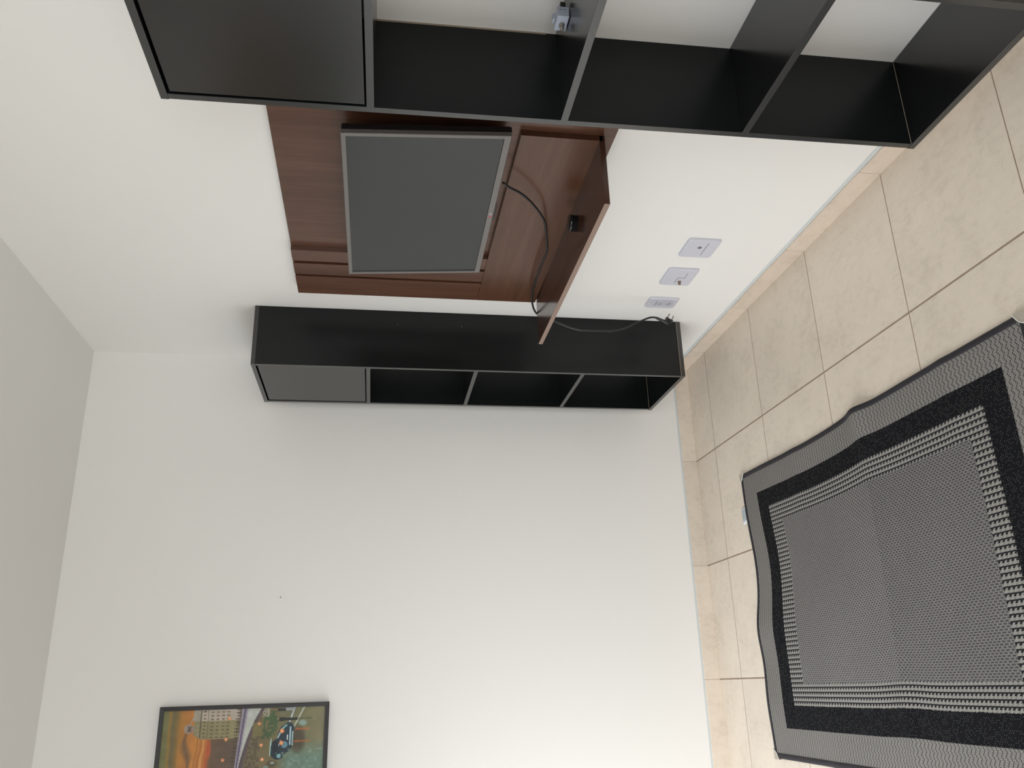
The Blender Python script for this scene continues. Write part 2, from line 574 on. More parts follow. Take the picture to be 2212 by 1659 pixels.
add_box(bm, -0.078, -BX - 0.005, c0.y - 0.09, c0.y - 0.06, mz - 0.10, mz + 0.10, 0.001)
add_box(bm, -0.078, -BX - 0.005, c0.y + 0.06, c0.y + 0.09, mz - 0.10, mz + 0.10, 0.001)
obj('wall_bracket', bm, TVBLACK, tv)

# maker's mark: a red disc and two pale letters on the lower frame
LOGO_RED = new_mat('red_mark', (0.42, 0.07, 0.09), 0.45)
LOGO_PALE = new_mat('pale_mark', (0.60, 0.60, 0.60), 0.4)


def text_bm(body, size):
    cu = bpy.data.curves.new('t', 'FONT'); cu.body = body; cu.size = size; cu.extrude = 0
    cu.align_x = 'LEFT'; cu.align_y = 'CENTER'
    o = bpy.data.objects.new('t', cu)
    me = o.to_mesh()
    bm = bmesh.new(); bm.from_mesh(me)
    o.to_mesh_clear(); bpy.data.objects.remove(o); bpy.data.curves.remove(cu)
    return bm


lb = -hb + bzb / 2
la = (Vector((-0.0905, -1.374, 1.0837)) - c0).dot(uy)
# (letters laid along the frame: screen-left is towards the room corner, +uy)
bm = text_bm('LG', 0.0105)
for vv in bm.verts:
    lx, ly = vv.co.x, vv.co.y
    vv.co = tvp(la + 0.003 - lx, lb + ly, 0.0004)
geom = bm.faces[:]
ext = bmesh.ops.extrude_face_region(bm, geom=geom)
for vv in [g for g in ext['geom'] if isinstance(g, bmesh.types.BMVert)]:
    vv.co -= un_ * 0.0006
lg = obj('logo_letters', bm, LOGO_PALE, tv); lg['label'] = 'pale maker letters on the lower frame'
bm = bmesh.new()
n = 20
vt = [bm.verts.new(tvp(la + 0.0085 + 0.0046 * math.cos(2 * math.pi * k / n), lb + 0.0046 * math.sin(2 * math.pi * k / n), 0.0004)) for k in range(n)]
vb = [bm.verts.new(tvp(la + 0.0085 + 0.0046 * math.cos(2 * math.pi * k / n), lb + 0.0046 * math.sin(2 * math.pi * k / n), -0.0004)) for k in range(n)]
bm.faces.new(vt)
for k in range(n):
    bm.faces.new((vt[k], vb[k], vb[(k + 1) % n], vt[(k + 1) % n]))
lr = obj('logo_disc', bm, LOGO_RED, tv); lr['label'] = 'small red disc on the lower frame'


# ------------------------------------------------------------------ power cord with plug
def smooth_path(pts, per=6):
    P = [Vector(p) for p in pts]
    P = [P[0] * 2 - P[1]] + P + [P[-1] * 2 - P[-2]]
    out = []
    for i in range(1, len(P) - 2):
        for k in range(per):
            t = k / per
            a, b, c, d = P[i - 1], P[i], P[i + 1], P[i + 2]
            out.append(0.5 * ((2 * b) + (-a + c) * t + (2 * a - 5 * b + 4 * c - d) * t * t + (-a + 3 * b - 3 * c + d) * t ** 3))
    out.append(P[-2])
    return out


CORD = new_mat('black_cord', (0.010, 0.010, 0.011), 0.33)
cord = thing('power_cord', 'black power cord draped over the brown shelf, its two pin plug hanging below', 'cord', (-0.1, -0.7, 0.33))
up_pts = [(-0.0665, -1.4985, 1.0690), (-0.07, -1.4826, 1.0499), (-0.07, -1.4569, 1.0138), (-0.07, -1.4140, 0.9764), (-0.07, -1.3566, 0.9390),
          (-0.07, -1.3101, 0.9177), (-0.07, -1.2367, 0.8990), (-0.07, -1.1530, 0.8795), (-0.07, -1.0867, 0.8783), (-0.07, -0.9975, 0.8780),
          (-0.07, -0.8958, 0.8747), (-0.0705, -0.8063, 0.8649), (-0.0735, -0.7432, 0.8489), (-0.0789, -0.7095, 0.8325)]
low_pts = [(-0.0830, -0.7010, 0.8200), (-0.0900, -0.6960, 0.7990), (-0.1060, -0.7000, 0.7640), (-0.1180, -0.7000, 0.7350), (-0.1282, -0.7000, 0.7067), (-0.1350, -0.7000, 0.6820),
           (-0.1373, -0.7000, 0.6592), (-0.1365, -0.7000, 0.5901), (-0.1345, -0.7000, 0.5450), (-0.1239, -0.7000, 0.5022), (-0.0999, -0.7000, 0.4563),
           (-0.0816, -0.7000, 0.4194), (-0.0740, -0.7000, 0.3950), (-0.0760, -0.7000, 0.3745)]
bm = bmesh.new(); add_tube(bm, smooth_path(up_pts + low_pts), 0.0035, 10)
obj('cable', bm, CORD, cord)
bm = bmesh.new()
pa, pb, pc = Vector((-0.0760, -0.700, 0.3765)), Vector((-0.0865, -0.700, 0.3560)), Vector((-0.0930, -0.7005, 0.3385))
pd = Vector((-0.0815, -0.7005, 0.3290))
add_tube(bm, [pa + Vector((0.001, 0, 0.004)), pa, pb, pc, pc + Vector((0.003, 0, -0.006))], [0.0036, 0.0048, 0.0062, 0.0098, 0.0112], 14)
wv = (pd - pc).normalized()
# wide face of the plug
side = Vector((0.62, 0, 0.42)).normalized()
pdir = Vector((0.0310, 0, -0.0180)).normalized()
cen = Vector((-0.0850, -0.7005, 0.3320))
u2 = Vector((-pdir.z, 0, pdir.x))
cs8 = []
for s, wid, th_ in ((-0.012, 0.0075, 0.0065), (0.006, 0.0150, 0.0075)):
    c = cen + pdir * s
    cs8 += [c + u2 * wid + Vector((0, th_, 0)), c - u2 * wid + Vector((0, th_, 0)), c - u2 * wid - Vector((0, th_, 0)), c + u2 * wid - Vector((0, th_, 0))]
add_hexa(bm, cs8, 0.0015)
plug = obj('plug', bm, TVBLACK, cord)
PIN = new_mat('grey_metal_pin', (0.22, 0.21, 0.19), 0.35, 0.8)
for s in (-1, 1):
    bm = bmesh.new()
    a = cen + pdir * 0.005 + u2 * 0.0085 * s
    add_tube(bm, [a, a + pdir * 0.0215, a + pdir * 0.0225], [0.0021, 0.0021, 0.0012], 10)
    obj('prong', bm, PIN, plug)

# ------------------------------------------------------------------ round cap on the shelf
CAP = new_mat('black_cap_plastic', (0.009, 0.010, 0.011), 0.24)
bm = bmesh.new()

kz = 0.8432 + (0.8305 - 0.8432) * ((-1.3746 + 1.664) / 0.952) - 0.0003
add_lathe(bm, [(0.0225, 0), (0.0235, 0.001), (0.0235, 0.0145), (0.0250, 0.0160), (0.0250, 0.0215), (0.0240, 0.0228), (0.0, 0.0229)][:-1], (-0.103, -1.372, kz), 'z', 40)
tag(obj('round_cap', bm, CAP, None, True), 'small black round cap standing on the brown shelf under the television', 'cap')
bpy.data.objects['round_cap'].data.shade_auto_smooth(use_auto_smooth=True) if hasattr(bpy.types.Mesh, 'shade_auto_smooth') else None

# ------------------------------------------------------------------ wall plates
PLATE = new_mat('lavender_white_plastic', (0.60, 0.60, 0.675), 0.35)
PLATE_DK = new_mat('grey_shadow_slot', (0.16, 0.15, 0.17), 0.6)
PLATE_HOLE = new_mat('dark_hole', (0.20, 0.20, 0.23), 0.5)
BRASS = new_mat('dull_brass_connector', (0.30, 0.22, 0.17), 0.35, 0.7)


def plate(label, y0, y1, z0, z1):
    """plate with softly bowed sides on the television wall; y0 nearer the camera"""
    root = thing('wall_plate', label, 'wall outlet', (0, (y0 + y1) / 2, z0), 'white plates low on the television wall')
    cy, cz, w, h = (y0 + y1) / 2, (z0 + z1) / 2, abs(y1 - y0) / 2, (z1 - z0) / 2
    bm = bmesh.new()
    rings = []
    n = 64
    for sc_, xx in ((1.0, -0.0005), (1.0, -0.0040), (0.975, -0.0070), (0.90, -0.0090)):
        r = []
        for k in range(n):
            t = 2 * math.pi * k / n
            c, s = math.cos(t), math.sin(t)
            e = 0.16
            px_ = math.copysign(abs(c) ** e, c); pz_ = math.copysign(abs(s) ** e, s)
            m = max(abs(px_), abs(pz_))
            r.append(bm.verts.new((xx, cy + px_ * w * sc_ * (1 + 0.0), cz + pz_ * h * sc_)))
        rings.append(r)
    for i in range(3):
        for k in range(n):
            bm.faces.new((rings[i][k], rings[i][(k + 1) % n], rings[i + 1][(k + 1) % n], rings[i + 1][k]))
    bm.faces.new(rings[0]); bm.faces.new(rings[-1])
    obj('cover', bm, PLATE, root)
    return root, cy, cz


pA, cy, cz = plate('white square plate with a small cable hole, nearest the black shelf with the adapter', -1.157, -1.0415, 0.2985, 0.4105)
bm = bmesh.new(); add_box(bm, -0.0095, -0.0088, cy - 0.043, cy + 0.036, cz - 0.0155, cz - 0.0140); obj('module_gap', bm, PLATE_DK, pA)
bm = bmesh.new(); add_lathe(bm, [(0.0068, 0), (0.0068, -0.0010), (0.0050, -0.0014)], (-0.0088, -1.111, 0.3600), 'x', 20); obj('cable_hole', bm, PLATE_DK, pA)
pB, cy, cz = plate('white square plate with a brass coaxial connector, in the middle of the row', -0.9545, -0.8330, 0.2970, 0.4085)
bm = bmesh.new()
add_box(bm, -0.0095, -0.0088, cy - 0.036, cy - 0.001, cz - 0.020, cz - 0.0185)
add_box(bm, -0.0095, -0.0088, cy - 0.002, cy - 0.0005, cz - 0.020, cz + 0.004)
add_box(bm, -0.0095, -0.0088, cy - 0.001, cy + 0.036, cz + 0.004, cz + 0.0055)
obj('module_gap', bm, PLATE_DK, pB)
bm = bmesh.new(); add_lathe(bm, [(0.0060, 0), (0.0060, -0.003), (0.0045, -0.0035), (0.0045, -0.012), (0.0022, -0.0122)], (-0.0088, -0.8680, 0.3430), 'x', 18); obj('connector', bm, BRASS, pB)
pC, cy, cz = plate('narrow upright white power outlet beside the hanging plug', -0.7235, -0.6440, 0.2880, 0.4025)
bm = bmesh.new(); add_box(bm, -0.0095, -0.0088, cy - 0.020, cy + 0.020, cz + 0.0235, cz + 0.025); obj('module_gap', bm, PLATE_DK, pC)
for dz in (0.010, -0.026):
    bm = bmesh.new()
    add_lathe(bm, [(0.0140, 0), (0.0140, -0.0008), (0.0130, -0.0012)], (-0.0088, cy, cz + dz), 'x', 6)
    s_ = obj('socket', bm, new_mat('socket_face', (0.52, 0.52, 0.59), 0.4), pC)
    bm = bmesh.new()
    for k in (-1, 0, 1):
        add_lathe(bm, [(0.0022, 0), (0.0022, -0.0004)], (-0.0099, cy + k * 0.0088, cz + dz - (0.003 if k == 0 else 0)), 'x', 10)
    obj('socket_hole', bm, PLATE_HOLE, s_)

# ------------------------------------------------------------------ adapter box on the nearest shelf
ADAPT = new_mat('bluish_white_plastic', (0.46, 0.50, 0.60), 0.4)
ad = thing('adapter_box', 'small bluish white adapter box with a metal connector inside the nearer black shelf', 'adapter', (-0.063, -2.0925, 1.0252))
bm = bmesh.new(); add_box(bm, -0.0765, -0.052, -2.113, -2.0725, 1.0252, 1.0490, 0.0012)
add_box(bm, -0.060, -0.046, -2.086, -2.0735, 1.0300, 1.0530, 0.0008)
obj('case', bm, ADAPT, ad)
bm = bmesh.new()
add_lathe(bm, [(0.0058, 0), (0.0058, -0.003), (0.0046, -0.0035), (0.0046, -0.0125), (0.0030, -0.0135)], (-0.0765, -2.090, 1.0365), 'x', 18)
obj('connector', bm, new_mat('steel_connector', (0.36, 0.33, 0.28), 0.3, 0.85), ad)
bm = bmesh.new()
add_box(bm, -0.0525, -0.030, -2.104, -2.092, 1.0290, 1.0400, 0.002)
obj('input_plug', bm, TVBLACK, ad)
bm = bmesh.new()
for zz in (1.0345, 1.0425):
    add_box(bm, -0.0605, -0.0590, -2.1134, -2.1128, zz - 0.0022, zz + 0.0022)
obj('vent_slot', bm, PLATE_DK, ad)

# ------------------------------------------------------------------ framed painting
pt = thing('framed_painting', 'framed painting of an orange evening city with a domed building and old car', 'painting', (-1.79, 0, 1.535))
PX1, PX0, PZ0, PZ1 = -1.3735, -2.20, 1.5355, 2.1305
FW, FD = 0.0145, 0.026
FRAME = new_mat('black_brown_frame', (0.016, 0.013, 0.014), 0.45)
bm = bmesh.new()
ro = [(PX0, PZ0), (PX1, PZ0), (PX1, PZ1), (PX0, PZ1)]
ri = [(PX0 + FW, PZ0 + FW), (PX1 - FW, PZ0 + FW), (PX1 - FW, PZ1 - FW), (PX0 + FW, PZ1 - FW)]
levels = [(ro, -0.001), (ro, -FD + 0.002), ([(x + (0.002 if x == PX0 else -0.002), z + (0.002 if z == PZ0 else -0.002)) for x, z in ro], -FD), (ri, -FD + 0.001), (ri, -FD + 0.008)]
vv = [[bm.verts.new((x, y, z)) for x, z in r] for r, y in levels]
for i in range(4):
    for k in range(4):
        bm.faces.new((vv[i][k], vv[i][(k + 1) % 4], vv[i + 1][(k + 1) % 4], vv[i + 1][k]))
bm.faces.new(vv[0][::-1])
obj('frame', bm, FRAME, pt)


def srgb(c):
    c = np.asarray(c, float) / 255.0
    return np.where(c <= 0.04045, c / 12.92, ((c + 0.055) / 1.055) ** 2.4)


# canvas: X runs down the canvas (265..2035), Y runs sideways from its edge nearest the shelf
KX = 1770.0 / (PZ1 - PZ0 - 2 * FW)
wcan = PX1 - PX0 - 2 * FW
xs = np.linspace(265, 2035, 330)
ys = np.concatenate([np.arange(0, 720, 6.0), np.linspace(720, wcan * KX, 50)])
GX, GY = np.meshgrid(xs, ys, indexing='ij')
rng = np.random.RandomState(3)


def smooth_noise(gx, gy, s):
    a = rng.rand(int(2400 / s) + 3, int(3000 / s) + 3)
    fx, fy = gx / s, gy / s
    ix, iy = fx.astype(int), fy.astype(int)
    tx, ty = fx - ix, fy - iy
    tx = tx * tx * (3 - 2 * tx); ty = ty * ty * (3 - 2 * ty)
    return (a[ix, iy] * (1 - tx) * (1 - ty) + a[ix + 1, iy] * tx * (1 - ty) + a[ix, iy + 1] * (1 - tx) * ty + a[ix + 1, iy + 1] * tx * ty)


wob = (smooth_noise(GX, GY, 60) - 0.5)
SX = GX + 36 * (smooth_noise(GX, GY, 130) - 0.5)
stops = [(265, (104, 106, 72)), (330, (112, 108, 68)), (352, (140, 108, 52)), (385, (98, 92, 66)), (430, (120, 98, 55)), (470, (160, 112, 52)),
         (560, (170, 112, 55)), (640, (182, 120, 56)), (690, (176, 108, 52)), (705, (205, 150, 88)), (722, (180, 112, 58)), (760, (165, 86, 50)),
         (790, (110, 84, 62)), (900, (96, 78, 62)), (1090, (92, 78, 66)), (1180, (104, 92, 72)), (1440, (106, 96, 66)), (1600, (104, 100, 74)),
         (1800, (110, 108, 78)), (2035, (118, 112, 86))]
I = np.stack([np.interp(SX, [s[0] for s in stops], [s[1][k] for s in stops]) for k in range(3)], -1)
teal = np.clip((GY - 330) / 200, 0, 1) * np.clip((GX - 1520) / 120, 0, 1)
I = I * (1 - teal[..., None]) + np.array((96, 118, 104)) * teal[..., None]


def put(mask, col, a=1.0):
    m = (np.asarray(mask, float) * a)[..., None]
    I[:] = I * (1 - m) + np.array(col) * m


def ell(cx, cy, rx, ry):
    return ((GX - cx) / rx) ** 2 + ((GY - cy) / ry) ** 2 < 1


def soft(cx, cy, rx, ry):
    return np.clip(1.3 - (((GX - cx) / rx) ** 2 + ((GY - cy) / ry) ** 2), 0, 1)


def rect(x0, x1, y0, y1):
    return (GX > x0) & (GX < x1) & (GY > y0) & (GY < y1)


def seg(xa, ya, xb, yb, w):
    dx, dy = xb - xa, yb - ya
    t = np.clip(((GX - xa) * dx + (GY - ya) * dy) / (dx * dx + dy * dy), 0, 1)
    return (GX - xa - t * dx) ** 2 + (GY - ya - t * dy) ** 2 < (w / 2) ** 2


# clouds and streaks
cl = np.clip(1.2 - np.abs(GX - 540 - 30 * np.sin(GY / 70.0)) / (38 + 20 * np.sin(GY / 55.0)), 0, 1) * (GY > 235)
put(cl, (104, 82, 60), 0.85)
put(np.clip(1 - np.abs(SX - 640) / 8, 0, 1) * (GY > 260), (120, 84, 50), 0.8)
put(np.clip(1 - np.abs(SX - 675) / 6, 0, 1) * (GY > 280), (128, 88, 50), 0.7)
put(soft(780, 420, 34, 90), (176, 84, 52), 0.8)
# far building band and trees
put(rect(800, 1075, 320, 9999) * 1.0, (90, 76, 62), 0.55)
put(rect(1180, 1330, 300, 9999) * (smooth_noise(GX, GY, 22) > 0.55), (74, 64, 52), 0.6)
# domed building
put((GX > 590) & (GX < 1090) & (GY < 115), (166, 156, 144))
put((GX > 600 + 0.0 * GY) & (GX < 1085) & (GY >= 115) & (GY < 310 - np.clip(680 - GX, 0, 100) * 0.6), (130, 122, 90))
put(rect(590, 680, 0, 120), (150, 142, 128))
put(ell(545, 195, 48, 50), (148, 132, 120))
put(ell(560, 200, 26, 26), (100, 84, 74))
put(rect(575, 612, 165, 230), (140, 126, 112))
put(seg(600, 60, 560, 150, 10), (150, 142, 128))
for cx_ in (537, 552, 567):
    put(ell(cx_, 172, 6, 7), (84, 70, 62)); put(ell(cx_, 220, 6, 7), (84, 70, 62))
for lx in (672, 750):
    put(rect(lx - 4, lx + 4, 0, 300), (72, 64, 50), 0.8)
for wx in (712, 795, 852, 912, 968):
    for i in range(8):
        wy = 18 + i * 38 + (8 if wx > 760 else 0)
        if wy > 296:
            continue
        col = (96, 76, 64) if wy < 110 else (82, 70, 50)
        put(ell(wx, wy, 17, 8), col, 0.9)
        put(ell(wx - 3, wy + 7, 15, 4), (150, 138, 110), 0.5)
for wy in (165, 210, 250):
    put(ell(640, wy, 14, 11), (168, 160, 136)); put(ell(640, wy, 8, 6), (74, 62, 46))
# bridge deck
e0 = 1110 - 0.065 * GY; e1 = 1188 - 0.125 * GY
put((GX > e0 - 55) & (GX < e0) & ((GY % 34) < 9), (66, 56, 50), 0.8)
put((GX > e0 - 30) & (GX < e0 - 22), (70, 60, 54), 0.8)
put((GX > e0) & (GX < e1), (136, 126, 138))
md = (e0 + e1) / 2
put(np.abs(GX - md) < 8, (78, 76, 98))
put(np.abs(GX - e1 + 6) < 5, (168, 160, 170))
arc = np.interp(GY, [0, 60, 130, 220, 330, 430, 560, 680, 2900], [1345, 1312, 1275, 1238, 1200, 1172, 1140, 1120, 1050])
put((GX > e1) & (GX < arc), (172, 176, 168))
put(np.abs(GX - arc) < 20, (84, 72, 76))
# trees, old houses, lamps below the bridge
put((smooth_noise(GX, GY, 24) > 0.30) & (np.abs(GX - 1450 + 0.10 * GY) < 80) & (GY > 30) & (GY < 330), (62, 84, 54), 0.9)
put(rect(1240, 1345, 150, 300), (112, 104, 62), 0.7)
put(rect(1345, 1420, 0, 95) & (arc < GX - 20), (158, 152, 138), 0.8)
for wx, wy in ((1380, 22), (1362, 48), (1388, 66), (1345, 76), (1370, 86)):
    put(ell(wx, wy, 9, 7), (88, 74, 60))
put(rect(1270, 1300, 320, 540), (84, 76, 56), 0.8)
# street
put(seg(1700, -10, 1640, 165, 26), (96, 100, 92)); put(seg(1700, -10, 1642, 165, 14), (186, 196, 196))
put(seg(1805, -5, 1690, 220, 15), (172, 178, 166))
put(soft(1790, 170, 50, 34), (130, 158, 156), 0.8)
put(rect(1590, 1700, 0, 32), (150, 154, 160), 0.9)
put(rect(1500, 1595, 8, 40), (44, 46, 44)); put(ell(1498, 26, 14, 9), (120, 92, 70))
put(ell(1560, 125, 52, 22) | rect(1600, 1730, 112, 140), (38, 42, 38)); put(ell(1515, 120, 12, 10), (150, 130, 104))
put(np.clip(1 - np.abs(GY - 122) / 14, 0, 1) * (GX > 1730) * (GX < 1900), (66, 64, 48), 0.6)
# car
put(soft(1740, 340, 90, 150), (68, 60, 46), 0.9)
put(ell(1530, 440, 92, 108), (30, 44, 52)); put(ell(1610, 330, 92, 150), (34, 46, 54)); put(ell(1640, 230, 60, 70), (34, 50, 58))
put(seg(1450, 330, 1445, 500, 12), (156, 186, 180)); put(seg(1525, 320, 1555, 250, 14), (150, 170, 176)); put(seg(1555, 240, 1612, 190, 20), (120, 160, 160))
put(seg(1510, 480, 1555, 350, 10), (140, 164, 172)); put(ell(1500, 420, 36, 60), (24, 34, 40))
put(ell(1600, 395, 34, 36), (86, 124, 138)); put(ell(1545, 510, 22, 22), (120, 160, 168))
put(rect(1648, 1664, 205, 400), (150, 176, 190)); put(rect(1676, 1692, 255, 405), (140, 160, 160)); put(rect(1622, 1636, 290, 345), (200, 206, 206))
for cy_ in (250, 375):
    put(ell(1566, cy_, 24, 24), (196, 118, 70)); put(ell(1564, cy_, 13, 13), (226, 170, 124))
put(np.clip(1 - np.abs(GY - 232) / 12, 0, 1) * (GX > 1715) * (GX < 1870), (192, 92, 44), 0.9)
put(np.clip(1 - np.abs(GY - 362) / 13, 0, 1) * (GX > 1700) * (GX < 1880), (176, 96, 44), 0.9)
put(soft(1470, 590, 60, 40), (60, 56, 44), 0.7); put(ell(1478, 580, 24, 14), (130, 140, 132)); put(ell(1410, 620, 30, 10), (110, 136, 128))
for a_, b_ in ((1310, 165), (1345, 390), (1366, 540), (980, 98), (958, 318), (940, 530)):
    put(soft(a_, b_, 22, 20), (204, 128, 84), 0.95); put(ell(a_, b_, 7, 7), (236, 190, 150))
put((smooth_noise(GX, GY, 30) > 0.72) & (GX > 1560) & (GY > 420), (124, 146, 134), 0.5)
# a second block of houses further along
put(rect(760, 1060, 1250, 1800), (120, 108, 88), 0.8)
for i in range(6):
    for j in range(9):
        put(ell(800 + i * 45, 1280 + j * 58, 14, 14), (76, 64, 50), 0.8)
I *= (1 + 0.10 * wob[..., None] + 0.05 * (rng.rand(*GX.shape)[..., None] - 0.5))
L = srgb(np.clip(I, 0, 255)) * 1.20
nx, ny = GX.shape
yc = -FD + 0.0065
verts = [(PX1 - FW - gy / KX, yc, PZ1 - FW - (gx - 265) / KX) for gx, gy in zip(GX.ravel(), GY.ravel())]
faces = [(i * ny + j, (i + 1) * ny + j, (i + 1) * ny + j + 1, i * ny + j + 1) for i in range(nx - 1) for j in range(ny - 1)]
nv = len(verts)
# give the canvas a back so that it has thickness
bk = [nv, nv + 1, nv + 2, nv + 3]
cidx = [0, ny - 1, nx * ny - 1, (nx - 1) * ny]
verts += [(verts[c][0], -0.004, verts[c][2]) for c in cidx]
faces.append((bk[0], bk[1], bk[2], bk[3]))
org = ORIG[pt.name]
me = bpy.data.meshes.new('canvas')
me.from_pydata([tuple(Vector(v_) - org) for v_ in verts], [], faces)
att = me.color_attributes.new('paint', 'FLOAT_COLOR', 'POINT')
buf = np.ones((len(verts), 4), np.float32); buf[:nv, :3] = L.reshape(-1, 3); buf[nv:, :3] = 0.4
att.data.foreach_set('color', buf.ravel())
me.validate()
CANVAS = new_mat('painted_canvas', (0.5, 0.5, 0.5), 0.55)
nt, b, N = nodes(CANVAS)
ca = nt.nodes.new('ShaderNodeVertexColor'); ca.layer_name = 'paint'
nt.links.new(ca.outputs[0], b.inputs['Base Color'])
bump(nt, b, noise(nt, world_pos(nt), 300, 3), 0.3, 0.0006)
obj('canvas', me, CANVAS, pt)

# ------------------------------------------------------------------ nail in the end wall
bm = bmesh.new()
add_tube(bm, [(-0.9932, 0.0, 1.7348), (-0.9928, -0.007, 1.7356), (-0.9920, -0.010, 1.7368)], [0.0011, 0.0011, 0.0016], 8)
tag(obj('nail', bm, new_mat('dark_nail', (0.05, 0.05, 0.05), 0.4, 0.6)), 'tiny dark nail sticking out of the bare white end wall', 'nail')

# ------------------------------------------------------------------ woven rug
RX0, RX1 = -0.6100, -1.5930        # long edges
RY0, RY1 = -0.4500, -1.9420        # short edges (far, near)


def rug_z(x, y):
    z = 0.0065
    # folds across the rug left from when it was folded up
    z += 0.0060 * math.exp(-((y + 1.262) / 0.030) ** 2) * (0.6 + 0.4 * math.sin(3 * x))
    z += 0.0030 * math.exp(-((y + 1.66) / 0.03) ** 2)
    z += 0.0030 * math.exp(-((y + 0.86) / 0.04) ** 2)
    # lifted edges
    z += 0.016 * math.exp(-((y + 1.272) / 0.050) ** 2) * math.exp(-((x - RX0) / 0.10) ** 2)
    z += 0.012 * math.exp(-((x + 1.175) / 0.085) ** 2) * math.exp(-((y - RY0) / 0.16) ** 2)
    z += 0.006 * math.exp(-((x + 1.42) / 0.10) ** 2) * math.exp(-((y - RY0) / 0.12) ** 2)
    z += 0.0012 * math.sin(9 * x + 1) * math.sin(7 * y)
    return z


def rug_xy(x, y):
    """small wander of the outline and of the pattern"""
    fy = math.exp(-((y - RY0) / 0.45) ** 2)
    y2 = y - 0.026 * math.exp(-((x + 0.96) / 0.15) ** 2) * fy + 0.002 * math.sin(8 * x)
    x2 = x + 0.004 * math.exp(-((y + 1.27) / 0.10) ** 2) - 0.012 * math.exp(-((y + 0.95) / 0.35) ** 2) * math.exp(-((x - RX0) / 0.3) ** 2)
    return x2, y2


rug = thing('rug', 'grey and black woven rug with nested rectangular borders lying on the beige tiles', 'rug', (-1.1, -1.2, 0))
NXR, NYR = 120, 180
bm = bmesh.new()
uvl = bm.loops.layers.uv.new('UVMap')
grid = []
for i in range(NXR + 1):
    row = []
    for j in range(NYR + 1):
        x = RX0 + (RX1 - RX0) * i / NXR; y = RY0 + (RY1 - RY0) * j / NYR
        a, c = rug_xy(x, y)
        row.append((bm.verts.new((a, c, rug_z(x, y))), (RX0 - x, RY0 - y)))
    grid.append(row)
for i in range(NXR):
    for j in range(NYR):
        qd = (grid[i][j], grid[i + 1][j], grid[i + 1][j + 1], grid[i][j + 1])
        f = bm.faces.new([t[0] for t in qd]); f.smooth = True
        for lp, t in zip(f.loops, qd):
            lp[uvl].uv = t[1]
UV_L, UV_W = RY0 - RY1, RX0 - RX1

RUG = new_mat('rug_weave', (0.2, 0.2, 0.2), 0.9, 0, 0.06)
nt, b, N = nodes(RUG)
uvn = nt.nodes.new('ShaderNodeUVMap'); uvn.uv_map = 'UVMap'
uv = uvn.outputs[0]
sp = nt.nodes.new('ShaderNodeSeparateXYZ'); nt.links.new(uv, sp.inputs[0])
U, V = sp.outputs[0], sp.outputs[1]
# ragged zone borders follow the stitches
nz = noise(nt, uv, 150, 1)
jag = math_node(nt, 'MULTIPLY', math_node(nt, 'SUBTRACT', nz, 0.5), 0.006)


def inside(u0, u1, v0, v1, jg=True):
    a = math_node(nt, 'ADD', U, jag) if jg else U
    c = math_node(nt, 'ADD', V, jag) if jg else V
    m1 = math_node(nt, 'MULTIPLY', math_node(nt, 'GREATER_THAN', a, u0), math_node(nt, 'LESS_THAN', a, u1))
    m2 = math_node(nt, 'MULTIPLY', math_node(nt, 'GREATER_THAN', c, v0), math_node(nt, 'LESS_THAN', c, v1))
    return math_node(nt, 'MULTIPLY', m1, m2)


m_blk = inside(0.087, UV_W - 0.094, 0.112, UV_L - 0.093, False)
m_chk = inside(0.147, UV_W - 0.166, 0.188, UV_L - 0.176)
m_inn = inside(0.213, UV_W - 0.232, 0.270, UV_L - 0.240)


M = lambda op, x, y=None: math_node(nt, op, x, y)
PC = 0.0146                                   # one repeat of the weave
pc3 = PC / 3


def frac(x, per, off=None):
    v = M('DIVIDE', x, per)
    if off is not None:
        v = M('ADD', v, off)
    return M('FRACT', M('ADD', v, 100.0))


def AND(a, b_):
    return M('MULTIPLY', a, b_)


def OR(a, b_):
    return M('MAXIMUM', a, b_)


GREY, GREY2, DK = (0.262, 0.250, 0.236), (0.225, 0.214, 0.202), (0.010, 0.010, 0.014)
row = M('FLOOR', M('DIVIDE', U, pc3))
fu3 = frac(U, pc3)
# border: short fat stitches, stepping by a third from row to row, with dark gaps between them
step = M('MULTIPLY', M('PINGPONG', row, 2.0), 0.22)
fvb = frac(V, PC, M('ADD', step, M('MULTIPLY', nz, 0.10)))
gap = M('LESS_THAN', fvb, 0.17)
seam = M('LESS_THAN', fu3, 0.16)
bor = mix_color(nt, nz, GREY, GREY2)
bor = mix_color(nt, M('MULTIPLY', seam, 0.55), bor, (0.07, 0.07, 0.07))
bor = mix_color(nt, M('MULTIPLY', gap, 0.88), bor, (0.016, 0.016, 0.022))
# black band with small pale flecks and fine ribs
wnn = nt.nodes.new('ShaderNodeTexWhiteNoise'); wnn.noise_dimensions = '3D'
cbn = nt.nodes.new('ShaderNodeCombineXYZ')
nt.links.new(row, cbn.inputs[0])
nt.links.new(M('FLOOR', M('ADD', M('DIVIDE', V, PC / 2), M('MULTIPLY', M('PINGPONG', row, 1.0), 0.5))), cbn.inputs[1])
nt.links.new(cbn.outputs[0], wnn.inputs['Vector'])
fvd = frac(V, PC / 2, M('MULTIPLY', M('PINGPONG', row, 1.0), 0.5))
dot = AND(AND(M('LESS_THAN', fvd, 0.26), M('LESS_THAN', fu3, 0.42)), M('GREATER_THAN', wnn.outputs[0], 0.55))
rib = M('LESS_THAN', frac(V, PC / 4), 0.40)
blk = mix_color(nt, M('MULTIPLY', rib, 0.7), (0.013, 0.0132, 0.015), (0.004, 0.004, 0.006))
blk = mix_color(nt, M('MULTIPLY', dot, 0.75), blk, (0.15, 0.15, 0.145))
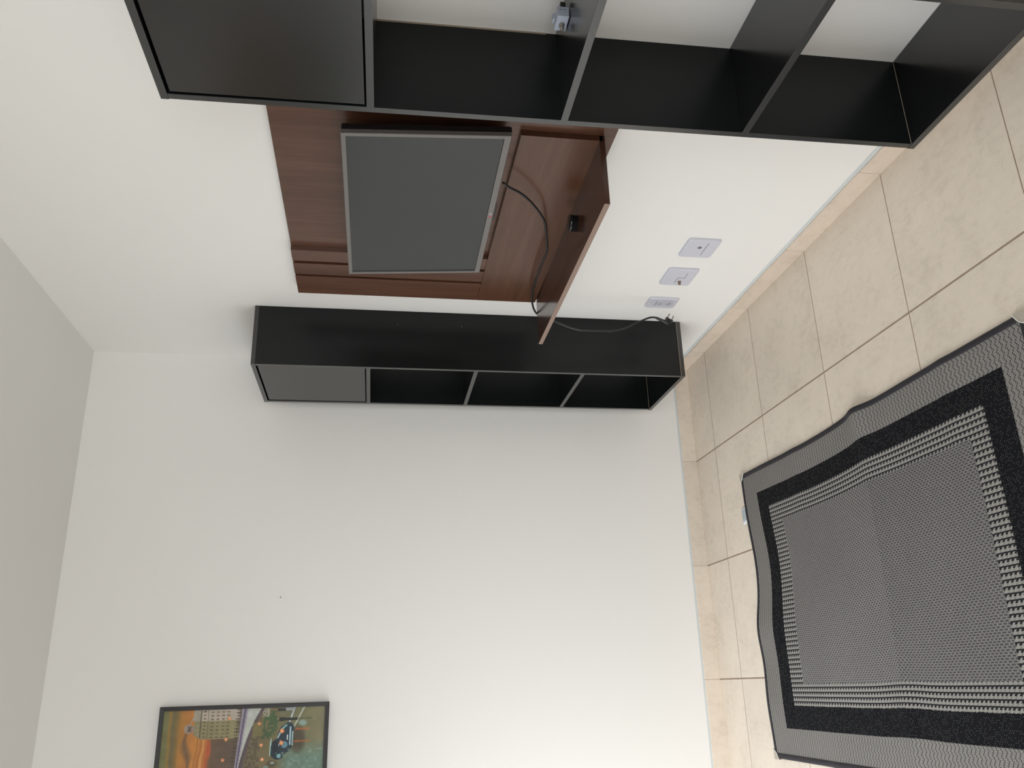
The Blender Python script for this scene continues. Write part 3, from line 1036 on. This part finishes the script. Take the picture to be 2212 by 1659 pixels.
# houndstooth-like check
fu = frac(U, PC)
fv = frac(V, PC, M('ADD', M('MULTIPLY', fu, 0.85), M('MULTIPLY', nz, 0.10)))
c1_ = AND(M('LESS_THAN', fu, 0.24), M('GREATER_THAN', fv, 0.22))
c2_ = AND(M('LESS_THAN', fu, 0.56), M('LESS_THAN', fv, 0.46))
c3_ = AND(M('GREATER_THAN', fv, 0.46), M('LESS_THAN', fv, 0.54))
dkm = OR(OR(c1_, c2_), c3_)
chk = mix_color(nt, M('MULTIPLY', dkm, 0.96), (0.30, 0.288, 0.27), DK)
# middle: fine pale threads alternating with rows of grey dashes
PR = 0.0061
rowi = M('FLOOR', M('DIVIDE', U, PR))
fui = frac(U, PR)
fvi = frac(V, PC, M('ADD', M('MULTIPLY', M('PINGPONG', rowi, 1.0), 0.5), M('MULTIPLY', nz, 0.35)))
tight = M('MULTIPLY', M('GREATER_THAN', V, 0.815), 0.10)     # beyond the fold the weave is a little more open
dash = AND(AND(M('GREATER_THAN', fui, 0.36), M('LESS_THAN', fui, 0.88)), M('LESS_THAN', fvi, M('ADD', tight, 0.58)))
thr = AND(M('GREATER_THAN', fui, 0.30), M('LESS_THAN', fui, 0.38))
thr = OR(thr, M('GREATER_THAN', fui, 0.92))
inn = mix_color(nt, nz, (0.250, 0.240, 0.230), (0.215, 0.205, 0.197))
inn = mix_color(nt, M('MULTIPLY', thr, M('ADD', M('MULTIPLY', tight, 2.0), 0.55)), inn, (0.035, 0.035, 0.042))
inn = mix_color(nt, M('MULTIPLY', dash, 0.84), inn, (0.045, 0.044, 0.050))
col = mix_color(nt, m_blk, bor, blk)
col = mix_color(nt, m_chk, col, chk)
col = mix_color(nt, m_inn, col, inn)
# faint wear
wr = noise(nt, uv, 3.0, 3)
vs_ = nt.nodes.new('ShaderNodeVectorMath'); vs_.operation = 'SCALE'
nt.links.new(col, vs_.inputs[0]); nt.links.new(math_node(nt, 'ADD', 0.88, math_node(nt, 'MULTIPLY', wr, 0.24)), vs_.inputs['Scale'])
nt.links.new(vs_.outputs[0], b.inputs['Base Color'])
bw = nt.nodes.new('ShaderNodeRGBToBW'); nt.links.new(col, bw.inputs[0])
bump(nt, b, bw.outputs[0], 0.6, 0.002)

# underside and rim for thickness
top_f = bm.faces[:]
bot = {}
for i in (0, NXR):
    for j in range(NYR + 1):
        bot[(i, j)] = None
rim_loop = [(i, 0) for i in range(NXR + 1)] + [(NXR, j) for j in range(1, NYR + 1)] + [(i, NYR) for i in range(NXR - 1, -1, -1)] + [(0, j) for j in range(NYR - 1, 0, -1)]
low = []
for (i, j) in rim_loop:
    v0 = grid[i][j][0]
    low.append(bm.verts.new((v0.co.x, v0.co.y, v0.co.z - 0.0045)))
for k in range(len(rim_loop)):
    a = grid[rim_loop[k][0]][rim_loop[k][1]][0]; c = grid[rim_loop[(k + 1) % len(rim_loop)][0]][rim_loop[(k + 1) % len(rim_loop)][1]][0]
    bm.faces.new((a, c, low[(k + 1) % len(low)], low[k]))
org_r = ORIG[rug.name]
for v_ in bm.verts:
    v_.co -= org_r
me = bpy.data.meshes.new('woven_field'); bm.to_mesh(me); bm.free()
obj('woven_field', me, RUG, rug)

BIND = new_mat('black_binding', (0.014, 0.012, 0.017), 0.7)


def strip(name, pts_fn, n, w_in, w_out, mat):
    """binding that wraps an edge: pts_fn(t) -> parameter (x, y) on the edge and the inward direction"""
    bm = bmesh.new(); rows = []
    for k in range(n + 1):
        (x, y), (dx, dy) = pts_fn(k / n)
        a, c = rug_xy(x, y); z = rug_z(x, y)
        xi, yi = x + dx * w_in, y + dy * w_in
        ai, ci = rug_xy(xi, yi); zi = rug_z(xi, yi)
        rows.append([bm.verts.new(p) for p in ((ai, ci, zi + 0.0007), (ai - dx * 0.001, ci - dy * 0.001, zi + 0.0022), (a, c, z + 0.0022),
                                               (a - dx * w_out, c - dy * w_out, z + 0.0002), (a - dx * w_out, c - dy * w_out, z - 0.0035), (a, c, z - 0.0055))])
    for k in range(n):
        for m in range(5):
            f = bm.faces.new((rows[k][m], rows[k + 1][m], rows[k + 1][m + 1], rows[k][m + 1])); f.smooth = True
    return obj(name, bm, mat, rug)


EI = 0.004
strip('binding', lambda t: ((RX0, RY0 + (RY1 - RY0) * t), (-1, 0)), 150, 0.0120, 0.0050, BIND)
strip('binding', lambda t: ((RX1, RY0 + (RY1 - RY0) * t), (1, 0)), 150, 0.0120, 0.0050, BIND)
strip('binding', lambda t: ((RX0 + (RX1 - RX0) * t, RY0), (0, -1)), 110, 0.0120, 0.0050, BIND)
strip('binding', lambda t: ((RX0 + (RX1 - RX0) * t, RY1), (0, 1)), 110, 0.0120, 0.0050, BIND)
TAPE = new_mat('beige_corner_tape', (0.42, 0.37, 0.31), 0.45)
THREAD = new_mat('white_thread', (0.78, 0.77, 0.74), 0.7)
for sx_, cx_ in ((1, RX0), (-1, RX1)):
    for sy_, cy_ in ((1, RY0), (-1, RY1)):
        bm = bmesh.new()
        L_ = 0.034
        px_, py_ = rug_xy(cx_, cy_); z = rug_z(cx_, cy_)
        o_ = 0.0085
        tip = (px_ + sx_ * o_, py_ + sy_ * o_)
        tri = [tip, (tip[0] - sx_ * L_, tip[1]), (tip[0] - sx_ * (L_ - 0.006), tip[1] - sy_ * 0.010), (px_ - sx_ * 0.012, py_ - sy_ * 0.012), (tip[0] - sx_ * 0.010, tip[1] - sy_ * (L_ - 0.006)), (tip[0], tip[1] - sy_ * L_)]
        va = [bm.verts.new((x, y, z + 0.0030)) for x, y in tri]; vb_ = [bm.verts.new((x, y, z - 0.0052)) for x, y in tri]
        bm.faces.new(va); bm.faces.new(vb_[::-1])
        for k in range(6):
            bm.faces.new((va[k], va[(k + 1) % 6], vb_[(k + 1) % 6], vb_[k]))
        ct = obj('corner_tape', bm, TAPE, rug)
        ct['label'] = 'beige folded corner tape'
        bm = bmesh.new()
        add_tube(bm, smooth_path([(x, y, z + 0.0034) for x, y in tri[1:]], 4), 0.0012, 6)
        obj('stitching', bm, THREAD, ct)
# care tag at the far edge
bm = bmesh.new()
TAGM = new_mat('white_care_tag', (0.74, 0.77, 0.79), 0.6)
nt, b, N = nodes(TAGM)
rows = []
for i in range(9):
    r = []
    for j in range(7):
        x = -0.7215 - 0.066 * i / 8; y = -0.4545 + 0.048 * j / 6
        z = 0.0045 - 0.0030 * (j / 6) + 0.0022 * math.sin(math.pi * i / 8) * (j / 6)
        y2 = y - 0.006 * math.sin(math.pi * i / 8) * (j / 6)
        r.append(bm.verts.new((x - 0.004 * j / 6, y2, z)))
    rows.append(r)
for i in range(8):
    for j in range(6):
        f = bm.faces.new((rows[i][j], rows[i + 1][j], rows[i + 1][j + 1], rows[i][j + 1])); f.smooth = True
ext = bmesh.ops.extrude_face_region(bm, geom=bm.faces[:])
for g in ext['geom']:
    if isinstance(g, bmesh.types.BMVert):
        g.co.z -= 0.0006
tg = obj('care_tag', bm, TAGM, rug); tg['label'] = 'white care tag'
bm = bmesh.new()
for k in range(5):
    yy = -0.4430 + 0.0068 * k
    add_box(bm, -0.735, -0.7780, yy, yy + 0.0012, 0.0044, 0.0058)
obj('tag_print', bm, new_mat('grey_print', (0.42, 0.47, 0.52), 0.7), tg)
